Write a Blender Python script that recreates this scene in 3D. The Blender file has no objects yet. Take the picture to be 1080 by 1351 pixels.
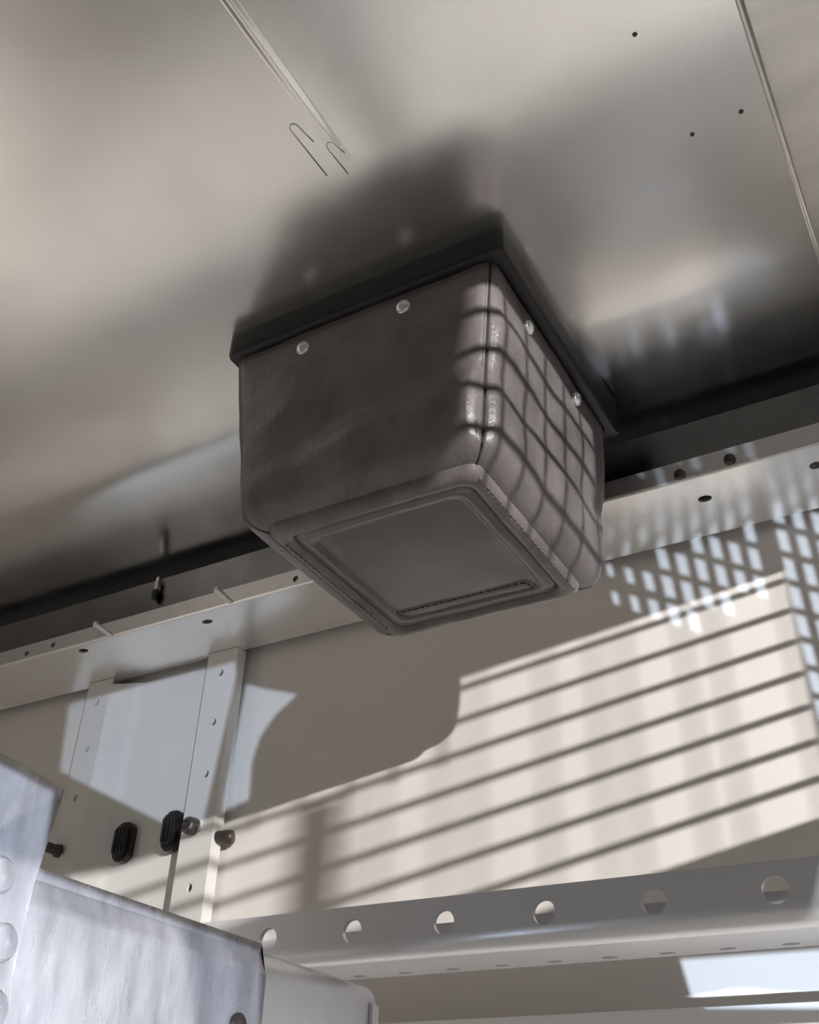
import bpy, bmesh, math, random
from mathutils import Vector, Matrix, noise

random.seed(7)
sc = bpy.context.scene
COL = sc.collection
H0 = 1.4                       # camera height above the floor; the ceiling is 1 m above the camera
def P(x, y, z): return Vector((x, y, z + H0))

# ------------------------------------------------------------------ camera
cam_d = bpy.data.cameras.new('camera'); cam = bpy.data.objects.new('camera', cam_d); COL.objects.link(cam)
Rr = Vector((0.86862883, 0.49446683, 0.03140874)); Rd = Vector((-0.25509634, 0.50067109, -0.82719666)); Rf = Vector((-0.42474676, 0.71051461, 0.56103402))
cam.matrix_world = Matrix(((Rr.x, -Rd.x, -Rf.x, 0), (Rr.y, -Rd.y, -Rf.y, 0), (Rr.z, -Rd.z, -Rf.z, H0), (0, 0, 0, 1)))
cam_d.sensor_fit = 'AUTO'; cam_d.sensor_width = 36; cam_d.lens = 1358.86 / 1351 * 36
cam_d.clip_start = 0.02; cam_d.clip_end = 50
sc.camera = cam

# ------------------------------------------------------------------ world, lights, exposure
w = bpy.data.worlds.new('world'); sc.world = w; w.use_nodes = True
w.node_tree.nodes['Background'].inputs[0].default_value = (1.0, 0.96, 0.92, 1)
w.node_tree.nodes['Background'].inputs[1].default_value = 0.06
sc.view_settings.view_transform = 'Standard'; sc.view_settings.look = 'None'
sc.view_settings.exposure = 0.0; sc.view_settings.gamma = 1.0; sc.view_settings.use_curve_mapping = False

def aim(o, d): o.rotation_euler = Vector(d).to_track_quat('-Z', 'Y').to_euler()

L1 = Vector((4.03, -2.2, 1.32))              # the lamp outside the barred side opening
ld = bpy.data.lights.new('yard_lamp', 'AREA'); ld.shape = 'ELLIPSE'; ld.size = 0.085; ld.size_y = 0.052
ld.energy = 465; ld.color = (1.0, 0.98, 0.965)
lo = bpy.data.objects.new('yard_lamp', ld); COL.objects.link(lo); lo.location = P(*L1); aim(lo, (-4.5, 3.2, -0.8))

L2 = Vector((0.2, -0.1, -0.15))              # small bluish lamp, added to throw the cool patches through a cut screen
N2 = Vector((-0.80, 1.25, 0.62)).normalized()
ld = bpy.data.lights.new('gobo_lamp', 'SPOT'); ld.spot_size = math.radians(116); ld.spot_blend = 0.0; ld.shadow_soft_size = 0.00016
ld.energy = 140; ld.color = (0.68, 0.81, 1.0)
lo = bpy.data.objects.new('gobo_lamp', ld); COL.objects.link(lo); lo.location = P(*L2); aim(lo, N2)

# ------------------------------------------------------------------ materials
MATS = {}
def mat(name, col, rough=0.5, metal=0.0, spec=0.5, var=0.0, vscale=8.0, rvar=0.0, bump=0.0, bscale=60.0, stretch=(1, 1, 1), coat=0.0, aniso=0.0, sheen=0.0, det=2.5, specks=None, speck_col=(0.1, 0.09, 0.08)):
    m = bpy.data.materials.new(name); m.use_nodes = True; nt = m.node_tree; b = nt.nodes['Principled BSDF']
    b.inputs['Base Color'].default_value = (*col, 1); b.inputs['Roughness'].default_value = rough; b.inputs['Metallic'].default_value = metal
    b.inputs['Specular IOR Level'].default_value = spec; b.inputs['Coat Weight'].default_value = coat; b.inputs['Coat Roughness'].default_value = 0.3
    b.inputs['Anisotropic'].default_value = aniso
    b.inputs['Sheen Weight'].default_value = sheen; b.inputs['Sheen Roughness'].default_value = 0.35; b.inputs['Sheen Tint'].default_value = (1.0, 0.95, 0.97, 1)
    tc = nt.nodes.new('ShaderNodeTexCoord'); mp = nt.nodes.new('ShaderNodeMapping'); mp.inputs['Scale'].default_value = stretch
    nt.links.new(tc.outputs['Object'], mp.inputs['Vector'])
    def noise_n(s, det=det, rgh=0.55):
        n = nt.nodes.new('ShaderNodeTexNoise'); n.inputs['Scale'].default_value = s; n.inputs['Detail'].default_value = det; n.inputs['Roughness'].default_value = rgh
        nt.links.new(mp.outputs[0], n.inputs['Vector']); return n
    csock = None
    if var or rvar:
        n = noise_n(vscale)
        if var:
            r = nt.nodes.new('ShaderNodeValToRGB'); r.color_ramp.elements[0].position = 0.3; r.color_ramp.elements[1].position = 0.7
            r.color_ramp.elements[0].color = (*[c * (1 - var) for c in col], 1); r.color_ramp.elements[1].color = (*[min(1, c * (1 + var)) for c in col], 1)
            nt.links.new(n.outputs['Fac'], r.inputs['Fac']); csock = r.outputs['Color']
        if rvar:
            n2 = noise_n(vscale * 2.3)
            q = nt.nodes.new('ShaderNodeMapRange'); q.inputs['From Min'].default_value = 0.3; q.inputs['From Max'].default_value = 0.7
            q.inputs['To Min'].default_value = max(0.02, rough - rvar); q.inputs['To Max'].default_value = rough + rvar
            nt.links.new(n2.outputs['Fac'], q.inputs['Value']); nt.links.new(q.outputs[0], b.inputs['Roughness'])
    if specks:
        v = nt.nodes.new('ShaderNodeTexVoronoi'); v.inputs['Scale'].default_value = specks
        nt.links.new(tc.outputs['Object'], v.inputs['Vector'])
        k = nt.nodes.new('ShaderNodeMath'); k.operation = 'LESS_THAN'; k.inputs[1].default_value = 0.065
        nt.links.new(v.outputs['Distance'], k.inputs[0])
        mx = nt.nodes.new('ShaderNodeMix'); mx.data_type = 'RGBA'
        mx.inputs[6].default_value = (*col, 1); mx.inputs[7].default_value = (*speck_col, 1)
        if csock: nt.links.new(csock, mx.inputs[6])
        nt.links.new(k.outputs[0], mx.inputs[0]); csock = mx.outputs[2]
    if csock: nt.links.new(csock, b.inputs['Base Color'])
    if bump:
        n = noise_n(bscale, 8.0)
        bp = nt.nodes.new('ShaderNodeBump'); bp.inputs['Strength'].default_value = bump; bp.inputs['Distance'].default_value = 0.003
        nt.links.new(n.outputs['Fac'], bp.inputs['Height']); nt.links.new(bp.outputs[0], b.inputs['Normal'])
    MATS[name] = m; return m

mat('sheet_metal', (0.80, 0.785, 0.76), 0.225, 1.0, var=0.06, vscale=3.2, rvar=0.03, bump=0.008, bscale=5)
mat('sheet_metal_pale', (0.74, 0.72, 0.69), 0.36, 1.0, var=0.08, vscale=6, rvar=0.05, bump=0.15, bscale=18, stretch=(1, 4, 1))
mat('dark_strip', (0.15, 0.153, 0.157), 0.20, 1.0, var=0.12, vscale=8, rvar=0.06)
mat('leg_metal', (0.62, 0.61, 0.61), 0.38, 0.8, var=0.06, vscale=8)
mat('plate_metal', (0.90, 0.885, 0.86), 0.25, 0.70, var=0.04, vscale=7, bump=0.05, bscale=30)
mat('cream_paint', (0.80, 0.76, 0.715), 0.55, 0.0, var=0.025, vscale=5, bump=0.03, bscale=120)
mat('post_paint', (0.78, 0.76, 0.73), 0.42, 0.1, var=0.03, vscale=6)
mat('rail_metal', (0.78, 0.785, 0.815), 0.30, 0.42, var=0.05, vscale=9, rvar=0.0, bump=0.0, bscale=40, stretch=(0.4, 1, 1))
mat('galvanised', (0.33, 0.32, 0.335), 0.34, 0.45, det=7, var=0.32, vscale=30, rvar=0.14, bump=0.3, bscale=45, stretch=(1, 1, 0.3))
mat('leather', (0.148, 0.130, 0.132), 0.33, 0.0, det=5, sheen=0.12, spec=0.5, var=0.25, vscale=18, rvar=0.08, bump=0.30, bscale=170)
mat('leather_panel', (0.125, 0.110, 0.107), 0.25, 0.0, sheen=0.3, spec=0.7, var=0.12, vscale=14, rvar=0.02, bump=0.08, bscale=190)
mat('black_plastic', (0.014, 0.013, 0.012), 0.42, 0.0, spec=0.5, rvar=0.08, bump=0.08, bscale=90)
mat('thread', (0.16, 0.13, 0.115), 0.6)
mat('thread_dark', (0.018, 0.015, 0.014), 0.7)
mat('snap_metal', (0.82, 0.82, 0.82), 0.30, 0.6)
mat('steel', (0.62, 0.61, 0.59), 0.28, 1.0)
mat('dark_steel', (0.10, 0.085, 0.075), 0.42, 0.8)
mat('black_rubber', (0.018, 0.018, 0.019), 0.40, 0.0, spec=0.5)
mat('white_panel', (0.90, 0.885, 0.86), 0.5, 0.0, var=0.02, vscale=3)
mat('concrete', (0.30, 0.29, 0.27), 0.8, 0.0, var=0.15, vscale=4)
mat('screen_black', (0.02, 0.02, 0.02), 0.7)

# ------------------------------------------------------------------ helpers
def link(name, me, m, parent=None, smooth=False, loc=None):
    o = bpy.data.objects.new(name, me); COL.objects.link(o)
    if m and not me.materials: me.materials.append(MATS[m])
    if parent: o.parent = parent
    if loc is not None: o.location = loc
    if smooth:
        for p in me.polygons: p.use_smooth = True
    return o
def obj(name, bm, m, parent=None, smooth=False, loc=None):
    me = bpy.data.meshes.new(name); bmesh.ops.recalc_face_normals(bm, faces=bm.faces[:]); bm.to_mesh(me); bm.free()
    return link(name, me, m, parent, smooth, loc)
def obj_auto(name, bm, m, parent=None, ang=35, loc=None):
    for f in bm.faces: f.smooth = True
    bmesh.ops.recalc_face_normals(bm, faces=bm.faces[:])
    for e in bm.edges:
        if len(e.link_faces) == 2 and e.calc_face_angle(0) > math.radians(ang): e.smooth = False
    me = bpy.data.meshes.new(name); bm.to_mesh(me); bm.free()
    return link(name, me, m, parent, False, loc)
def tag(o, label, cat, group=None):
    o['label'] = label; o['category'] = cat
    if group: o['group'] = group
    return o
def struct(o): o['kind'] = 'structure'; return o
def empty(name, loc, label=None, cat=None, group=None):
    o = bpy.data.objects.new(name, None); COL.objects.link(o); o.location = loc; o.empty_display_size = 0.05
    if label: tag(o, label, cat, group)
    return o
def bbox(bm, x0, x1, y0, y1, z0, z1, bev=0.0):
    r = bmesh.ops.create_cube(bm, size=1); vs = r['verts']
    for v in vs:
        v.co = Vector((x0 + (v.co.x + .5) * (x1 - x0), y0 + (v.co.y + .5) * (y1 - y0), z0 + (v.co.z + .5) * (z1 - z0)))
    if bev:
        es = list({e for v in vs for e in v.link_edges})
        bmesh.ops.bevel(bm, geom=es, offset=bev, segments=2, affect='EDGES', profile=0.5)
    return bm
def prism(bm, prof, axis, a0, a1):
    """extrude a closed profile [(p,q)] along an axis ('x': p=y,q=z ; 'y': p=x,q=z ; 'z': p=x,q=y)"""
    def mk(p, q, a):
        return {'x': (a, p, q), 'y': (p, a, q), 'z': (p, q, a)}[axis]
    A = [bm.verts.new(mk(p, q, a0)) for p, q in prof]; B = [bm.verts.new(mk(p, q, a1)) for p, q in prof]
    n = len(prof)
    for i in range(n): bm.faces.new((A[i], A[(i + 1) % n], B[(i + 1) % n], B[i]))
    bm.faces.new(A[::-1]); bm.faces.new(B)
    return bm
def cyl(bm, c0, c1, r0, r1=None, seg=20, cap=True):
    r1 = r0 if r1 is None else r1
    c0 = Vector(c0); c1 = Vector(c1); d = (c1 - c0).normalized()
    a = d.orthogonal().normalized(); b = d.cross(a)
    A = []; B = []
    for i in range(seg):
        t = 2 * math.pi * i / seg; u = a * math.cos(t) + b * math.sin(t)
        A.append(bm.verts.new(c0 + u * r0)); B.append(bm.verts.new(c1 + u * r1))
    for i in range(seg): bm.faces.new((A[i], A[(i + 1) % seg], B[(i + 1) % seg], B[i]))
    if cap: bm.faces.new(A[::-1]); bm.faces.new(B)
    return bm
def lathe(bm, base, axis, prof, seg=24):
    """prof: [(radius, height)] along axis from base"""
    base = Vector(base); d = Vector(axis).normalized(); a = d.orthogonal().normalized(); b = d.cross(a); prev = None
    for r, h in prof:
        ring = [bm.verts.new(base + d * h + (a * math.cos(2 * math.pi * i / seg) + b * math.sin(2 * math.pi * i / seg)) * max(r, 1e-5)) for i in range(seg)]
        if prev:
            for i in range(seg): bm.faces.new((prev[i], prev[(i + 1) % seg], ring[(i + 1) % seg], ring[i]))
        else: bm.faces.new(ring[::-1])
        prev = ring
    bm.faces.new(prev); return bm
def tube(bm, pts, r, seg=8, closed=False):
    pts = [Vector(p) for p in pts]; n = len(pts); rings = []
    for i, p in enumerate(pts):
        t = (pts[(i + 1) % n] - pts[i - 1]) if closed else (pts[min(i + 1, n - 1)] - pts[max(i - 1, 0)])
        t.normalize(); ref = Vector((0, 0, 1)) if abs(t.z) < 0.9 else Vector((1, 0, 0))
        a = t.cross(ref).normalized(); b = t.cross(a)
        rings.append([bm.verts.new(p + (a * math.cos(2 * math.pi * k / seg) + b * math.sin(2 * math.pi * k / seg)) * r) for k in range(seg)])
    for i in range(n if closed else n - 1):
        A, B = rings[i], rings[(i + 1) % n]
        for k in range(seg): bm.faces.new((A[k], A[(k + 1) % seg], B[(k + 1) % seg], B[k]))
    if not closed: bm.faces.new(rings[0][::-1]); bm.faces.new(rings[-1])
    return bm
def plate2d(outer, holes, thick, frame, scale=1.0):
    """flat sheet with real holes. outer/holes: point lists in (u,v); frame(u,v,w) -> Vector; w in 0..thick"""
    K = 1.0 / scale
    cu = bpy.data.curves.new('tmp', 'CURVE'); cu.dimensions = '2D'; cu.fill_mode = 'BOTH'; cu.extrude = thick * K / 2
    for loop in [outer] + holes:
        s = cu.splines.new('POLY'); s.points.add(len(loop) - 1); s.use_cyclic_u = True
        for p, (u, v) in zip(s.points, loop): p.co = (u * K, v * K, 0, 1)
    o = bpy.data.objects.new('tmp', cu)
    me = bpy.data.meshes.new_from_object(o)
    bpy.data.objects.remove(o); bpy.data.curves.remove(cu)
    for v in me.vertices: v.co = frame(v.co.x * scale, v.co.y * scale, v.co.z * scale + thick / 2)
    bm = bmesh.new(); bm.from_mesh(me); bpy.data.meshes.remove(me)
    bmesh.ops.remove_doubles(bm, verts=bm.verts[:], dist=1e-6)
    return bm
def rect(u0, u1, v0, v1): return [(u0, v0), (u1, v0), (u1, v1), (u0, v1)]
def circ(u, v, r, n=24, ry=None): return [(u + r * math.cos(2 * math.pi * i / n), v + (ry or r) * math.sin(2 * math.pi * i / n)) for i in range(n)]
def ZH(z): return z + H0

# ------------------------------------------------------------------ structure
WY = 1.42
bm = bmesh.new(); bbox(bm, -2.45, 0.34, WY, WY + 0.03, 0, ZH(1.03)); wall_back = struct(obj('wall_back', bm, 'cream_paint'))
bm = bmesh.new(); bbox(bm, -2.6, 4.6, -3.0, WY + 0.05, -0.05, 0); struct(obj('floor', bm, 'concrete'))
bm = bmesh.new(); bbox(bm, -2.48, -2.45, -0.9, WY + 0.03, 0, ZH(1.03)); struct(obj('wall_left', bm, 'cream_paint'))

# ceiling: two lapped sheets
_SL = [(-2, 0), (0.93, 0), (0.985, 0.192), (1.10, 0.137), (1.20, 0.052), (1.245, 0.02), (1.4, 0)]
def CZ(y):
    """underside of the roof sheet: flat, kinked up behind the flange, flattening out again towards its back edge"""
    z = 0.988
    for (a, sa), (b, sb) in zip(_SL, _SL[1:]):
        if y <= a: break
        t = min(y, b); st = sa + (sb - sa) * (t - a) / (b - a); z += (sa + st) / 2 * (t - a)
    return z
CYS = [-0.9, 0.0, 0.5, 0.8] + [0.92 + 0.01 * i for i in range(39)]
def sheet(x0, x1, dz, th):
    bm = bmesh.new(); prism(bm, [(y, ZH(CZ(y) + dz)) for y in CYS] + [(y, ZH(CZ(y) + dz + th)) for y in CYS[::-1]], 'x', x0, x1); return bm
ceiling = struct(obj_auto('ceiling', sheet(-2.45, -0.021, 0, .008), 'sheet_metal'))
bm = bmesh.new(); bbox(bm, -2.45, 0.34, WY - 0.006, WY - 0.001, 0, ZH(.10)); obj('bounce_panel', bm, 'white_panel', wall_back)  # white panel added below the view to brighten what the ceiling reflects
bm = sheet(-0.08, 0.34, .0085, .0055)
pp = obj_auto('lapped_sheet', bm, 'sheet_metal_pale', ceiling); pp['label'] = 'paler galvanised sheet lapped over the ceiling edge'
bm = bmesh.new(); tube(bm, [(-0.021, y, ZH(CZ(y) + .0036)) for y in CYS], 0.0046, 14); obj_auto('rolled_edge', bm, 'sheet_metal_pale', ceiling)
# shallow ridge shaped to give a bright line like a reflection, fading towards the bag
bm = bmesh.new(); rows = []
for i in range(41):
    y = -0.25 + i / 40 * 0.85; fade = min(1.0, max(0.0, (0.60 - y) / 0.22)); hgt = 0.0030 * fade
    row = []
    for j in range(13):
        t = -1 + j / 6; row.append(bm.verts.new((-0.459 + 0.0014 * math.sin(y * 9) + t * 0.009, y, ZH(0.9879) - hgt * (1 + math.cos(math.pi * t)) / 2)))
    rows.append(row)
for i in range(40):
    for j in range(12): bm.faces.new((rows[i][j], rows[i][j + 1], rows[i + 1][j + 1], rows[i + 1][j]))
for v in bm.verts: pass
obj('crease', bm, 'sheet_metal', ceiling, smooth=True)
for k, (x, y, l, a) in enumerate([(-0.491, 0.535, 0.07, 1.45), (-0.468, 0.574, 0.04, 1.5)]):
    bm = bmesh.new(); pts = []
    for i in range(7): t = math.pi * i / 6; pts.append((x + 0.005 * math.cos(t) + 0.004, y - 0.006 * math.sin(t), ZH(0.9876)))
    pts = [(pts[0][0] + 0.004, pts[0][1] + l * 0.35, ZH(0.9876))] + pts + [(pts[-1][0] + 0.002, pts[-1][1] + l, ZH(0.9876))]
    tube(bm, pts, 0.0006, 5); obj('scratch', bm, 'steel', ceiling, smooth=True)

for x, y in [(-0.121, .609), (-.105, .75), (-.051, .747)]:
    bm = bmesh.new(); lathe(bm, (0, 0, 0), (0.3, 0.1, -1), [(0.0028, -.001), (0.0024, .0012), (0.001, .002)], 7); obj('speck', bm, 'dark_steel', ceiling, loc=P(x, y, CZ(y)))

# rail under the back of the ceiling: dark upper face, narrow pale leg with pins, wide flange facing down
UY = 1.240; UK = UY / 1.338
def onU(x, z): return x * UK, z * UK
bm = bmesh.new(); prism(bm, [(UY + .003, ZH(.900)), (UY + .003, ZH(.9945)), (UY + .004, ZH(.9965)), (UY + .008, ZH(.9975)), (1.412, ZH(.9975)), (1.412, ZH(.994)), (UY + .009, ZH(.994)), (UY + .009, ZH(.900))], 'x', -2.44, 0.29)
trim_1 = struct(obj_auto('trim_1', bm, 'dark_strip', ang=50))
NH = [onU(-1.758, .979), onU(-1.679, .982), onU(-1.044, .979)]
bm = plate2d(rect(-2.44, 0.29, 0.8965, 0.9265), [circ(x, z, 0.0060, 14) for x, z in NH], 0.003, lambda u, v, w: Vector((u, UY + w - .0004, ZH(v))))
obj_auto('leg', bm, 'leg_metal', trim_1)
bm = plate2d(rect(-2.44, 0.29, UY + .0045, 1.400), [circ(-1.49, 1.262, .0115, 20, .0075), circ(-1.19, 1.275, .0115, 20, .0075), circ(-0.265, 1.300, .0105, 20, .0085), circ(-0.103, 1.290, .009, 20)], 0.004, lambda u, v, w: Vector((u, v, ZH(.8925) + w)))
fl = obj_auto('bottom_flange', bm, 'plate_metal', trim_1)
bm = bmesh.new(); prism(bm, [(UY, ZH(.8963))] + [(UY + .0045 - .0045 * math.cos(math.radians(t)), ZH(.8970) - .0045 * math.sin(math.radians(t))) for t in range(0, 91, 15)] + [(UY + .0045, ZH(.8963))], 'x', -2.44, 0.29)
obj_auto('bend', bm, 'plate_metal', trim_1, ang=50)
for x, z in [(-1.51, .967), (-1.197, .968)]:
    x, z = onU(x, z)
    s = empty('pin', P(x, UY - .0004, z)); s.parent = trim_1
    bm = bmesh.new(); cyl(bm, (0, 0.0, 0), (0, -0.038, 0.004), 0.0050, seg=14); lathe(bm, (0, -0.037, 0.004), (0, -1, 0.1), [(0.0060, 0), (0.0064, 0.003), (0.0050, 0.006), (0.002, 0.0075)], 14)
    obj_auto('shank', bm, 'snap_metal', s)
x, z = onU(-1.400, 1.022)
s = empty('hanging_screw', P(x, UY - .004, .996)); s.parent = trim_1
bm = bmesh.new(); cyl(bm, (0, 0, -.010), (0, 0, -0.030), 0.0046, seg=14); bbox(bm, -.003, .003, -.001, .0075, -.012, .0); obj_auto('shank', bm, 'steel', s)
bm = bmesh.new(); lathe(bm, (0, 0, -0.029), (0, 0, -1), [(0.006, 0), (0.0064, 0.004), (0.0064, 0.014), (0.005, 0.019), (0.002, 0.021)], 14); obj_auto('tip', bm, 'black_rubber', s)
for x, z in [(-0.305, .974), (-0.226, .977)]:
    x, z = onU(x, z)
    bm = bmesh.new(); lathe(bm, (0, 0, 0), (0, -1, 0), [(0.0085, 0), (0.0085, 0.003), (0.007, 0.006), (0.003, 0.0075)], 16)
    obj_auto('screw_head', bm, 'dark_steel', trim_1, loc=P(x, UY - .0004, z))
bm = bmesh.new(); lathe(bm, (0, 0, 0), (0, 0, -1), [(0.0075, 0), (0.0075, 0.002), (0.003, 0.004)], 16); obj_auto('screw_head', bm, 'dark_steel', trim_1, loc=P(-0.103, 1.290, .895))

bm = bmesh.new(); bbox(bm, -2.44, 0.29, 1.30, WY - .0065, ZH(.105), ZH(.206), .004); struct(obj_auto('lit_ledge', bm, 'white_panel'))  # white ledge added to catch the lamp as a bright band

# ------------------------------------------------------------------ right side panel with the barred openings (outside the frame)
XG = 0.30
def xw(u, v, w): return Vector((XG + w, u, ZH(v)))
OP1 = [(-0.10, .547), (1.0, .547), (1.0, .871), (.60, .871), (.60, .978), (.308, .978), (.308, .770), (-0.10, .770)]
bm = plate2d([(-0.9, .44), (.14, .44), (.17, .362), (.715, .362), (.735, .422), (.88, .404), (.955, .372), (1.30, .33)] + [(y, CZ(y) + .0083) for y in CYS[::-1]], [OP1], 0.004, xw)  # unseen lower edge, stepped to set where the lamp's light falls
wr = struct(obj('wall_right', bm, 'plate_metal'))
k = (L1.x - XG) / (L1.x + 0.2)
def bars_mesh(y0, y1, hh): 
    bm = bmesh.new(); bbox(bm, -0.004, 0.004, y0, y1, -hh, hh, 0.0015); return bm
z0 = L1.z + (0.794 - L1.z) * k; dz = 0.0505 * k
for i in range(-2, 7):
    z = z0 - i * dz
    if z > 0.98: continue
    if z > .871: yy = (.308, .60)
    elif z > .770: yy = (.308, 1.0)
    else: yy = (-0.10, 1.0)
    obj('bar', bars_mesh(yy[0], yy[1], 0.0045), 'dark_steel', wr, loc=P(XG - 0.004, 0, z))
for i in range(10):
    y = 0.140 + i * 0.046 + (0.012, -0.006, 0.004, -0.011, 0.009)[i % 5]
    bm = bmesh.new(); cyl(bm, (0, 0, ZH(.50)), (0, 0, ZH(1.0)), 0.0020, seg=10); obj('rod', bm, 'dark_steel', wr, loc=(0.80, y, 0))
for i in range(6):     # unseen wires added to cast sharp upright shadow lines on the bag
    y = 0.505 + i * 0.054
    bm = bmesh.new(); cyl(bm, (0, 0, ZH(.725)), (0, 0, ZH(.997)), 0.0030, seg=10); obj('shadow_wire', bm, 'dark_steel', wr, loc=(0.085, y, 0))
bm = bmesh.new(); bbox(bm, -0.006, 0.006, 0.088, 0.124, ZH(.50), ZH(.84)); obj('mullion', bm, 'dark_steel', wr, loc=(0.82, 0, 0))

# ------------------------------------------------------------------ added screen, holes cut to shape the bluish lamp's patches (outside the frame)
f_ = 1358.86
def ray(px, py):
    a = (px - 540) / f_; b = (py - 675.5) / f_
    return Rr * a + Rd * b + Rf
def onY(px, py, Y): r = ray(px, py); return r * (Y / r.y)
def onX(px, py, X): r = ray(px, py); return r * (X / r.x)
D2 = 0.06
U2 = N2.cross(Vector((0, 0, 1))).normalized(); V2 = U2.cross(N2)
def scr(Q):
    d = (Q - L2); t = D2 / d.dot(N2); d = d * t
    return (d.dot(U2), d.dot(V2))
holes = []
def cell(cx, cy, ax, ay, bx, by, s=1.0):
    q = []
    for sa, sb in ((-1, -1), (1, -1), (1, 1), (-1, 1)):
        q.append(scr(onY(cx + s * (sa * ax + sb * bx), cy + s * (sa * ay + sb * by), WY)))
    holes.append(q)
for i in range(-7, 2):
    for j in range(-5, 4):
        cx = 970.4 + 25.8 * i + 7.4 * j; cy = 729.6 + 7.4 * i + 37.0 * j
        if cx > 1008 or cx < 800 or cy > 915 - .2826 * (cx - 580): continue
        if j < -1 and (cx > 975 or cy < 545): continue
        if 640 - .268 * (cx - 804) < cy < 745 - .24 * (cx - 790): continue
        s = 1.0 if cx > 880 else 0.55 + 0.45 * (cx - 800) / 80
        cell(cx, cy, 7.4, 1.9, 3.4, 14.2, s)
for i in range(0, 4):
    for j in range(-1, 9):
        cx = 1034 + 27 * i + 8.5 * j; cy = 713 + 7.4 * i + 37.5 * j
        if cx > 1140 or cx < 1020 + 6 * max(0, j): continue
        cell(cx, cy, 7.8, 2.0, 3.7, 14.4)
Y3 = 1.38
holes.append([scr(onY(x, y, 1.388)) for x, y in [(78, 1018), (90, 930), (116, 922), (310, 872), (312, 890), (266, 1090), (240, 1100)]])
holes.append([scr(onY(x, y, WY)) for x, y in [(324, 902), (345, 908), (392, 916), (364, 942), (343, 972), (332, 1005), (328, 1055), (290, 1072)]])
XB = -0.668
holes.append([scr(onX(x, y, XB)) for x, y in [(-60, 976), (70, 1044), (54, 1152), (344, 1258), (338, 1420), (-60, 1420)]])
holes.append([scr(onY(x, y, WY)) for x, y in [(897, 1266), (1120, 1250), (1120, 1318), (913, 1318)]])
bm = plate2d([(0.115 * math.cos(2 * math.pi * i / 32), 0.115 * math.sin(2 * math.pi * i / 32)) for i in range(32)], holes, 0.0002,
             lambda u, v, w: P(0, 0, 0) + L2 + N2 * (D2 + w) + U2 * u + V2 * v, scale=0.001)
struct(obj('gobo_screen', bm, 'screen_black'))  # added light-shaping screen, not a part of the room

# ------------------------------------------------------------------ upright post with perforated flanges (left)
PK = 1.385 / 1.36; PY = 1.385
post = empty('upright_post', P(-1.37 * PK, 1.40, -H0), 'pale steel upright post with two columns of small holes against the back wall', 'upright post')
def loc_par(o, parent): o.parent = parent; o.matrix_parent_inverse = Matrix.Translation(-parent.location); return o
ZT = 0.8915; ZB = -H0 + 0.001
hz = [.829 * PK - .1003 * i for i in range(0, 13)]
def flange(x0, x1, hx):
    hs = [circ(hx * PK, z, 0.0058, 14, 0.0075) for i, z in enumerate(hz)]
    bm = plate2d(rect(x0 * PK, x1 * PK, ZB, ZT), hs, 0.005, lambda u, v, w: Vector((u, PY - .003 + w, ZH(v))))
    return loc_par(obj_auto('flange', bm, 'post_paint'), post)
flange(-1.249, -1.178, -1.212); flange(-1.561, -1.497, -1.529)
bm = bmesh.new(); prism(bm, [(-1.1835 * PK, PY + .0023), (-1.1782 * PK, PY + .0023), (-1.1782 * PK, WY - .012), (-1.1835 * PK, WY - .012)], 'z', ZH(ZB), ZH(ZT)); loc_par(obj('return_lip', bm, 'post_paint'), post)
bm = bmesh.new()
prism(bm, [(-1.4975 * PK, PY - .003), (-1.488 * PK, PY), (-1.470 * PK, PY + .009), (-1.452 * PK, PY + .012), (-1.440 * PK, PY + .018), (-1.425 * PK, PY + .024), (-1.252 * PK, PY + .024), (-1.2492 * PK, PY + .020), (-1.2492 * PK, PY - .002), (-1.245 * PK, PY + .0025), (-1.245 * PK, PY + .028),
           (-1.425 * PK, PY + .028), (-1.444 * PK, PY + .023), (-1.455 * PK, PY + .017), (-1.474 * PK, PY + .014), (-1.492 * PK, PY + .006), (-1.4975 * PK, PY + .002)], 'z', ZH(ZB), ZH(0.878))
loc_par(obj_auto('web', bm, 'post_paint', ang=50), post)

def grommet(x, z, label, hw=0.0205, hh=0.036):
    g = empty('rubber_grommet', P(x, PY + .0235, z), label, 'grommet', 'black grommets on the upright post')
    def oct_(s): 
        c = 0.011 * s; a = hw * s; b = hh * s
        return [(-a + c, -b), (a - c, -b), (a, -b + c), (a, b - c), (a - c, b), (-a + c, b), (-a, b - c), (-a, -b + c)]
    bm = bmesh.new(); prism(bm, oct_(1.0), 'y', 0.0, -0.016); bmesh.ops.bevel(bm, geom=bm.edges[:], offset=0.002, segments=2, affect='EDGES'); obj_auto('body', bm, 'black_rubber', g)
    bm = bmesh.new(); prism(bm, oct_(0.78), 'y', -0.0162, -0.024); bmesh.ops.bevel(bm, geom=bm.edges[:], offset=0.0015, segments=2, affect='EDGES'); obj_auto('cap', bm, 'black_rubber', g)
    for s in (-0.008, 0, 0.008):
        bm = bmesh.new(); bbox(bm, s - .0018, s + .0018, -0.0262, -0.0238, -hh * .6, hh * .6, .0006); obj('rib', bm, 'black_rubber', g)
grommet(-1.424, .547, 'black rubber grommet in the middle of the post web, clear of the bolts')
grommet(-1.308, .553, 'black rubber grommet tucked against the perforated flange beside the round bolt head')

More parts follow.
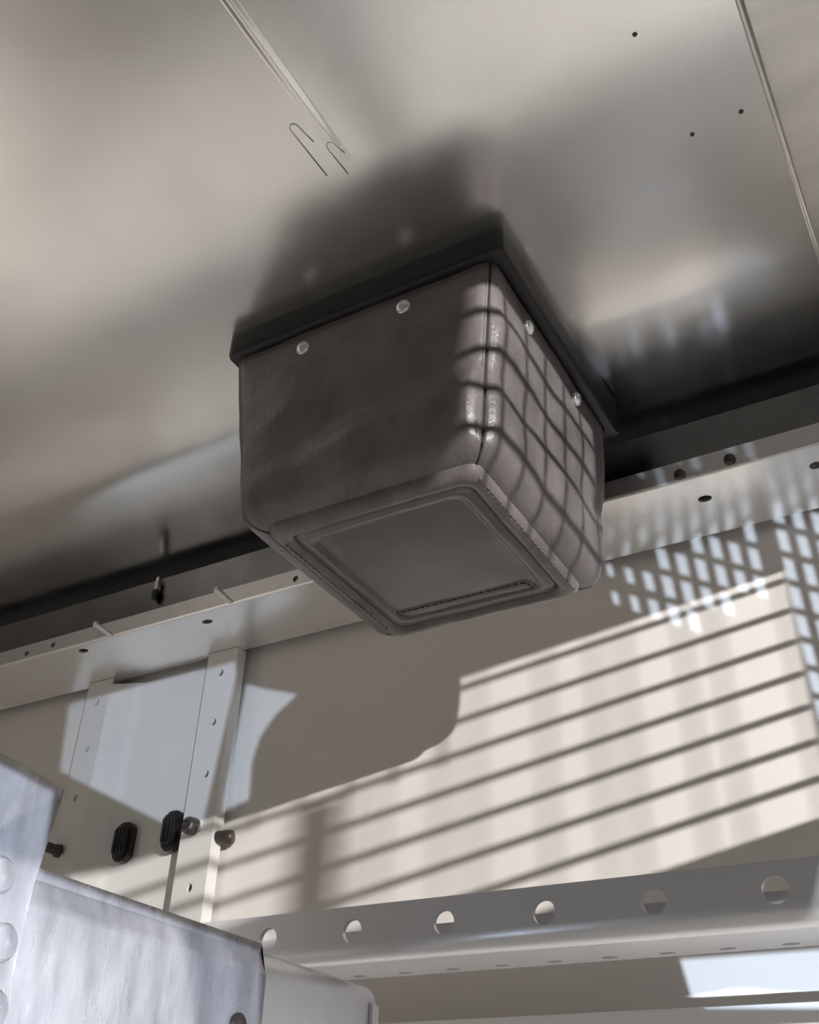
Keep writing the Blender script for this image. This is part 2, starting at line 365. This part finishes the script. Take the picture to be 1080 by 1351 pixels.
def bolt(name, x, z, label, rear=0.05):
    g = empty(name, P(x, PY - .003, z), label, 'bolt')
    bm = bmesh.new(); lathe(bm, (0, 0, 0), (0, -1, 0), [(0.0165, 0), (0.0175, 0.002), (0.0165, 0.004)], 24); obj_auto('washer', bm, 'steel', g)
    bm = bmesh.new(); lathe(bm, (0, -0.004, 0), (0, -1, 0), [(0.0150, 0), (0.0155, 0.006), (0.0145, 0.012), (0.0105, 0.0165), (0.0075, 0.0172), (0.0070, 0.0130), (0.001, 0.0128)], 24); obj_auto('head', bm, 'dark_steel', g)
    if rear:
        bm = bmesh.new(); cyl(bm, (0, 0.0, 0), (0, rear, 0), 0.0105, seg=20); obj_auto('shank', bm, 'dark_steel', g)
bolt('round_head_bolt', -1.245, .547, 'dark round-headed bolt with washer through the right flange of the post', rear=0.0)
g = empty('bolt_stub', P(-1.2055, 1.397, .5285), 'short grey bolt stub poking out beside the right edge of the post', 'bolt')
bm = bmesh.new(); lathe(bm, (0, 0, 0), (0.95, 0.30, 0), [(0.0105, -0.004), (0.0115, 0.004), (0.0125, 0.020), (0.0125, 0.030), (0.011, 0.033), (0.0085, 0.0335)], 20); obj_auto('shank', bm, 'dark_steel', g)
g = empty('threaded_bolt', P(-1.573, PY - .003, .5435), 'small threaded bolt end on the left flange next to the foreground bracket', 'bolt')
bm = bmesh.new(); cyl(bm, (0, 0, 0), (0, -0.036, 0), 0.0082, seg=16)
for i in range(7): lathe(bm, (0, -0.004 - i * .0045, 0), (0, -1, 0), [(0.0082, 0), (0.0097, 0.0015), (0.0082, 0.003)], 16)
obj_auto('thread', bm, 'dark_steel', g)
bm = bmesh.new(); lathe(bm, (0, 0, 0), (0, -1, 0), [(0.014, 0), (0.014, 0.003), (0.011, 0.005)], 6); obj_auto('nut', bm, 'dark_steel', g)

# ------------------------------------------------------------------ lower rail with large holes
RY = 1.10
rail = empty('perforated_rail', P(-0.6, RY, .23), 'long grey steel angle rail with large round holes crossing in front of the wall', 'rail')
hx = [-.216 - .125 * i for i in range(-3, 12)]
bm = plate2d(rect(-2.3, 0.28, .2625, .305), [circ(x, .2765, .0135, 28) for x in hx], 0.007, lambda u, v, w: Vector((u, RY + w, ZH(v))))
loc_par(obj_auto('face', bm, 'rail_metal'), rail)
bm = bmesh.new(); prof = []
for i in range(9):
    t = math.pi / 2 * i / 8; prof.append((RY + 0.0195 - 0.0195 * math.cos(t), ZH(.2625) - 0.0195 * math.sin(t)))
for i in range(9):
    t = math.pi / 2 * (8 - i) / 8; prof.append((RY + 0.0195 - 0.0125 * math.cos(t), ZH(.2625) - 0.0125 * math.sin(t)))
prism(bm, prof, 'x', -2.3, 0.28); loc_par(obj_auto('bend', bm, 'rail_metal', ang=50), rail)
sx = [-.226 - .0665 * i for i in range(-5, 28)]
bm = plate2d(rect(-2.3, 0.28, RY + .0195, 1.205), [circ(x, 1.188, .0095, 16, .0055) for x in sx if -2.2 < x < .25], 0.007, lambda u, v, w: Vector((u, v, ZH(.243) + w)))
loc_par(obj_auto('bottom_flange', bm, 'rail_metal'), rail)

bm = bmesh.new(); bbox(bm, -2.3, 0.28, 1.1985, 1.205, ZH(.2503), ZH(.300)); loc_par(obj('rear_leg', bm, 'rail_metal'), rail)

# ------------------------------------------------------------------ cross beam meeting the rail
beam = empty('cross_beam', P(-0.70, 0.8, .10), 'rounded grey cross beam butting against the perforated rail behind the bracket', 'beam')
def arc(cx, cz, r, a0, a1, n): return [(cx + r * math.cos(math.radians(a0 + (a1 - a0) * i / n)), cz + r * math.sin(math.radians(a0 + (a1 - a0) * i / n))) for i in range(n + 1)]
prof = [(-0.75, ZH(.11)), (-0.677, ZH(.11))] + arc(-0.699, ZH(.192), .022, 0, 90, 8) + [(-0.75, ZH(.214))]
bm = bmesh.new(); prism(bm, prof, 'y', 0.30, 1.098); loc_par(obj_auto('body', bm, 'rail_metal', ang=30), beam)
bm = bmesh.new(); prism(bm, [(-0.6765, ZH(.11)), (-0.672, ZH(.11)), (-0.672, ZH(.190)), (-0.6765, ZH(.194))], 'y', 1.085, 1.098); loc_par(obj('end_lip', bm, 'rail_metal'), beam)

# foreground galvanised bracket
br = empty('galvanised_bracket', P(-0.67, 0.7, .0), 'bright scratched galvanised bracket with a folded top in the lower left foreground', 'bracket')
prof = [(-0.676, ZH(.09)), (-0.667, ZH(.09)), (-0.667, ZH(.184)), (-0.6675, ZH(.188)), (-0.6695, ZH(.1915)), (-0.676, ZH(.2065)), (-0.682, ZH(.2150)), (-0.690, ZH(.2175)), (-0.72, ZH(.2175)), (-0.72, ZH(.2165)), (-0.6765, ZH(.2165))]
hole = None
bm = bmesh.new(); prism(bm, prof, 'y', 0.42, 0.876); loc_par(obj_auto('sleeve', bm, 'galvanised', ang=25), br)
bm = plate2d([(0.36, .09), (0.5655, .09), (0.5655, .2), (0.574, .272), (0.572, .2775), (0.36, .297)], [], 0.006, lambda u, v, w: Vector((-0.667 + w, u, ZH(v))))
bmesh.ops.bevel(bm, geom=[e for e in bm.edges if e.calc_length() > .03], offset=.0012, segments=1, affect='EDGES')
loc_par(obj_auto('end_plate', bm, 'galvanised', ang=20), br)
for y, z in [(0.529, .197), (0.546, .153), (0.551, .109)]:
    bm = bmesh.new(); lathe(bm, (0, 0, 0), (1, 0, 0), [(0.0135, 0), (0.0135, .0025), (0.0115, .005), (0.006, .0065), (0.001, .007)], 22)
    o = obj_auto('rivet', bm, 'galvanised'); o.location = P(-0.661, y, z); loc_par(o, br)
bm = bmesh.new(); lathe(bm, (0, 0, 0), (1, 0, 0), [(0.0105, 0), (0.0105, .004), (0.008, .006), (0.001, .0065)], 18)
o = obj_auto('screw_head', bm, 'dark_steel'); o.location = P(-0.667, .838, .137); loc_par(o, br)

# ------------------------------------------------------------------ leather bag
bag = empty('leather_bag', P(-0.555, 0.965, 1.0), 'dark leather box-shaped bag with silver snaps hanging from a black flange on the ceiling', 'bag')
def rrect(cx, cy, hx, hy, r, per=6, side=14):
    """closed rounded rectangle, counter clockwise starting at the middle of the (-x,-y) corner; 4 equal runs"""
    out = []
    cor = [(-1, -1, 180), (1, -1, 270), (1, 1, 0), (-1, 1, 90)]
    for i in range(4):
        sx_, sy_, a = cor[i]; nx, ny, na = cor[(i + 1) % 4]
        c0 = Vector((cx + sx_ * (hx - r), cy + sy_ * (hy - r))); c1 = Vector((cx + nx * (hx - r), cy + ny * (hy - r)))
        run = []
        for k in range(per + 1):
            t = math.radians(a + 45 + 45 * k / per); run.append(c0 + Vector((math.cos(t), math.sin(t))) * r)
        p0 = run[-1]; t1 = math.radians(na); p1 = c1 + Vector((math.cos(t1), math.sin(t1))) * r
        for k in range(1, side): run.append(p0.lerp(p1, k / side))
        for k in range(per + 1):
            t = math.radians(na + 45 * k / per); run.append(c1 + Vector((math.cos(t), math.sin(t))) * r)
        out.append(run)
    return out
# flange
def ring_loft(bm, secs, cap0=True, cap1=True):
    prev = None
    for s in secs:
        R_ = [bm.verts.new(p) for p in s]
        if prev:
            n = len(R_)
            for i in range(n): bm.faces.new((prev[i], prev[(i + 1) % n], R_[(i + 1) % n], R_[i]))
        elif cap0: bm.faces.new(R_[::-1])
        prev = R_
    if cap1: bm.faces.new(prev)
    return bm
def loop_pts(cx, cy, hx, hy, r, z, per=4, side=10):
    L = []
    for run in rrect(cx, cy, hx, hy, r, per, side): L += [(p.x, p.y, ZH(z)) for p in run[:-1]]
    return L
FX, FY, FHX, FHY = -0.5515, 0.970, 0.2065, 0.205
bm = bmesh.new()
ring_loft(bm, [loop_pts(FX, FY, FHX, FHY, .011, 1.012), loop_pts(FX, FY, FHX, FHY, .011, .957), loop_pts(FX, FY, FHX - .0012, FHY - .0012, .011, .953), loop_pts(FX, FY, FHX - .005, FHY - .005, .010, .9505),
               loop_pts(FX, FY, FHX - .014, FHY - .014, .02, .9505), loop_pts(FX, FY, FHX - .016, FHY - .016, .02, .953), loop_pts(FX, FY, FHX - .05, FHY - .05, .02, .953)])
loc_par(obj_auto('mounting_flange', bm, 'black_plastic', ang=40), bag)

# leather side panels
def sect(v):
    """returns (hx, hy, cx, cy, z) for v in 0..1 down the side, >1 rolls under"""
    x0, x1 = -0.750, -0.362; y0, y1 = 0.777, 1.155
    X0, X1 = -0.724, -0.388; Y0, Y1 = 0.803, 1.152
    vv = min(v, 1.0); e = vv ** 1.05
    a0 = x0 + (X0 - x0) * e; a1 = x1 + (X1 - x1) * e; b0 = y0 + (Y0 - y0) * e; b1 = y1 + (Y1 - y1) * e
    z = 0.951 + (0.712 - 0.951) * vv; ins = 0.0
    if v > 1:
        t = (v - 1) / 0.25 * math.pi / 2; rr = 0.026; ins = rr * (1 - math.cos(t)); z -= rr * math.sin(t)
    return (a1 - a0) / 2 - ins, (b1 - b0) / 2 - ins, (a0 + a1) / 2, (b0 + b1) / 2, z
VN = [i / 22 for i in range(23)] + [1 + .25 * i / 8 for i in range(1, 9)]
PER, SIDE = 7, 26
names = ['front_panel', 'right_panel', 'back_panel', 'left_panel']
nrm = [Vector((0, -1, 0)), Vector((1, 0, 0)), Vector((0, 1, 0)), Vector((-1, 0, 0))]
for pi_ in range(4):
    bm = bmesh.new(); grid = []
    for v in VN:
        hx_, hy_, cx, cy, z = sect(v); run = rrect(cx, cy, hx_, hy_, 0.017 if v <= 1 else max(0.012, 0.017 - (v - 1) * .02), PER, SIDE)[pi_]
        n = len(run); row = []
        for k_, p in enumerate(run):
            u = k_ / (n - 1)
            q = Vector((p.x, p.y, z)); c = Vector((cx, cy, z)); 
            lat = abs(2 * u - 1); edge = min(u, 1 - u)
            out = nrm[pi_].copy()
            # radial direction near the corners
            cornerw = max(0.0, (lat - 0.72) / 0.28)
            rad = (q - c); rad.z = 0; rad.normalize()
            d = (out * (1 - cornerw) + rad * cornerw).normalized()
            bul = 0.009 * (1 - lat ** 3) * math.sin(math.pi * v) if v <= 1 else 0.0
            bul += 0.009 * max(0, 1 - ((v - 0.93) / 0.28) ** 2) * (1 - lat ** 6)
            wr_ = noise.noise(Vector((q.x * 9 + pi_ * 7, q.y * 9, q.z * 14))) * 0.0055 + noise.noise(Vector((q.x * 26 + pi_ * 3, q.y * 26, q.z * 34 + 5))) * 0.0018
            if pi_ == 0:   # long soft crease sweeping along the lower front
                s = v - (0.97 - 0.42 * u); wr_ += -0.003 * math.exp(-(s / 0.16) ** 2) * math.sin(math.pi * min(1, u * 1.15)) if u < .87 else 0
                h_ = min(1, max(0, (s + .09) / .18)); wr_ += 0.012 * h_ * h_ * (3 - 2 * h_) * max(0, 1 - max(0, v - .8) / .3) * math.sin(math.pi * min(1, .1 + u * .95))
            wr_ *= (1 - cornerw) * (0.35 + 0.65 * min(1, v * 4)) * (1 if v <= 1 else max(0, 1 - (v - 1) * 4))
            seam = 0.0022 * math.exp(-((edge - 0.022) / 0.012) ** 2) - 0.0045 * math.exp(-(edge / 0.006) ** 2)
            q = q + d * (bul + wr_ + seam)
            if v == 0: q.z += 0.004 * noise.noise(Vector((u * 6, pi_ * 3.1, 0)))
            row.append(bm.verts.new((q.x, q.y, ZH(q.z))))
        grid.append(row)
    for i in range(len(grid) - 1):
        for j in range(len(grid[0]) - 1): bm.faces.new((grid[i][j], grid[i][j + 1], grid[i + 1][j + 1], grid[i + 1][j]))
    o = loc_par(obj(names[pi_], bm, 'leather', smooth=True), bag)
    so = o.modifiers.new('thickness', 'SOLIDIFY'); so.thickness = 0.003; so.offset = -1
# vertical corner seams: thin raised thread ridge
for ci in range(4):
    bm = bmesh.new(); pts = []
    for v in [i / 40 for i in range(41)] + [1 + .25 * i / 6 for i in range(1, 7)]:
        hx_, hy_, cx, cy, z = sect(v); p = rrect(cx, cy, hx_, hy_, 0.017 if v <= 1 else max(0.012, 0.017 - (v - 1) * .02), 4, 4)[ci][0]
        c = Vector((cx, cy)); d = (p - c).normalized(); p = p - d * 0.0012
        pts.append((p.x, p.y, ZH(z)))
    tube(bm, pts, 0.0016, 6); loc_par(obj('corner_seam', bm, 'thread_dark', smooth=True), bag)
# stitches next to the near right corner seam and others
def stitches(name, pts, m, r=0.0011, ln=0.0065, gap=0.0035, parent=None):
    bm = bmesh.new(); pts = [Vector(p) for p in pts]
    seglen = [(pts[i + 1] - pts[i]).length for i in range(len(pts) - 1)]; tot = sum(seglen)
    def at(s):
        for i, l in enumerate(seglen):
            if s <= l or i == len(seglen) - 1: return pts[i].lerp(pts[i + 1], min(1, s / l))
            s -= l
    s = 0
    while s + ln < tot:
        tube(bm, [at(s), at(s + ln * .5), at(s + ln)], r, 5); s += ln + gap
    o = obj(name, bm, m, smooth=True); o['kind'] = 'stuff'; return loc_par(o, parent or bag)
# bottom band (rolled welt) and bottom panel
BC = Vector((-0.5500, 0.974)); BHX, BHY = 0.1445, 0.1555
def band_loops(prof):
    return [[(x, y, zz) for x, y, zz in loop_pts(BC.x, BC.y, BHX - i_, BHY - i_, 0.016, z_, 5, 16)] for i_, z_ in prof]
bm = bmesh.new()
ring_loft(bm, band_loops([(-.002, .702), (-.002, .690), (.0005, .6815), (.005, .6765), (.012, .6745), (.018, .676), (.0215, .681), (.022, .692)]), False, False)
for v in bm.verts:
    q = v.co; v.co.z += 0.0016 * noise.noise(Vector((q.x * 22, q.y * 22, 3))); 
o = loc_par(obj('bottom_welt', bm, 'leather', smooth=True), bag); so = o.modifiers.new('thickness', 'SOLIDIFY'); so.thickness = 0.002; so.offset = -1
bm = bmesh.new()
secs = [(.0235, .692), (.0235, .6845), (.0245, .682), (.034, .6808), (.0385, .6812), (.0395, .6845), (.045, .6848), (.08, .6835), (.11, .683)]
ring_loft(bm, band_loops(secs), False, True)
for v in bm.verts: v.co.z += 0.0012 * noise.noise(Vector((v.co.x * 14, v.co.y * 14, 8)))
o = loc_par(obj('bottom_panel', bm, 'leather_panel', smooth=True), bag); so = o.modifiers.new('thickness', 'SOLIDIFY'); so.thickness = 0.002; so.offset = 1
# stitch lines
def line(a, b, n=12): a = Vector(a); b = Vector(b); return [a.lerp(b, i / n) for i in range(n + 1)]
bx0, bx1, by0, by1 = BC.x - BHX, BC.x + BHX, BC.y - BHY, BC.y + BHY
stitches('stitching', line((bx0 + .04, by0 + .046, ZH(.6843)), (bx1 - .045, by0 + .046, ZH(.6843))), 'thread_dark')
stitches('stitching', line((bx0 + .0115, by0 + .03, ZH(.6742)), (bx0 + .0115, by1 - .03, ZH(.6742))), 'thread')
stitches('stitching', line((bx1 - .004, by0 + .015, ZH(.6768)), (bx1 - .004, by1 - .015, ZH(.6768))), 'thread')
# stitched oblong reinforcement along the far edge of the bottom
ox0, ox1, oy0, oy1 = bx0 + .030, bx1 - .050, by1 - .062, by1 - .028
bm = bmesh.new(); ring_loft(bm, [loop_pts((ox0 + ox1) / 2, (oy0 + oy1) / 2, (ox1 - ox0) / 2, (oy1 - oy0) / 2, .012, .6850), loop_pts((ox0 + ox1) / 2, (oy0 + oy1) / 2, (ox1 - ox0) / 2, (oy1 - oy0) / 2, .012, .6822),
                        loop_pts((ox0 + ox1) / 2, (oy0 + oy1) / 2, (ox1 - ox0) / 2 - .0015, (oy1 - oy0) / 2 - .0015, .011, .6812)])
loc_par(obj_auto('reinforcement_patch', bm, 'leather_panel'), bag)
lp = [Vector(p) for p in loop_pts((ox0 + ox1) / 2, (oy0 + oy1) / 2, (ox1 - ox0) / 2 - .004, (oy1 - oy0) / 2 - .004, .010, .6808)]; lp.append(lp[0])
stitches('stitching', lp, 'thread_dark')
# snaps
def snap(loc, axis):
    s = empty('snap', loc); loc_par(s, bag)
    bm = bmesh.new(); lathe(bm, (0, 0, 0), axis, [(0.0098, -.003), (0.0098, .0012), (0.0088, .0026), (0.0080, .0026)], 24); obj_auto('rim', bm, 'snap_metal', s)
    bm = bmesh.new(); lathe(bm, (0, 0, 0), axis, [(0.0080, .0010), (0.0074, .0036), (0.0050, .0050), (0.002, .0056), (0.0005, .0057)], 24); obj_auto('cap', bm, 'snap_metal', s)
snap(P(-0.633, 0.7745, .921), (0, -1, -.12)); snap(P(-0.483, 0.7740, .924), (0, -1, -.12))
snap(P(-0.3600, 0.876, .921), (1, 0, -.12)); snap(P(-0.3600, 1.035, .924), (1, 0, -.12))
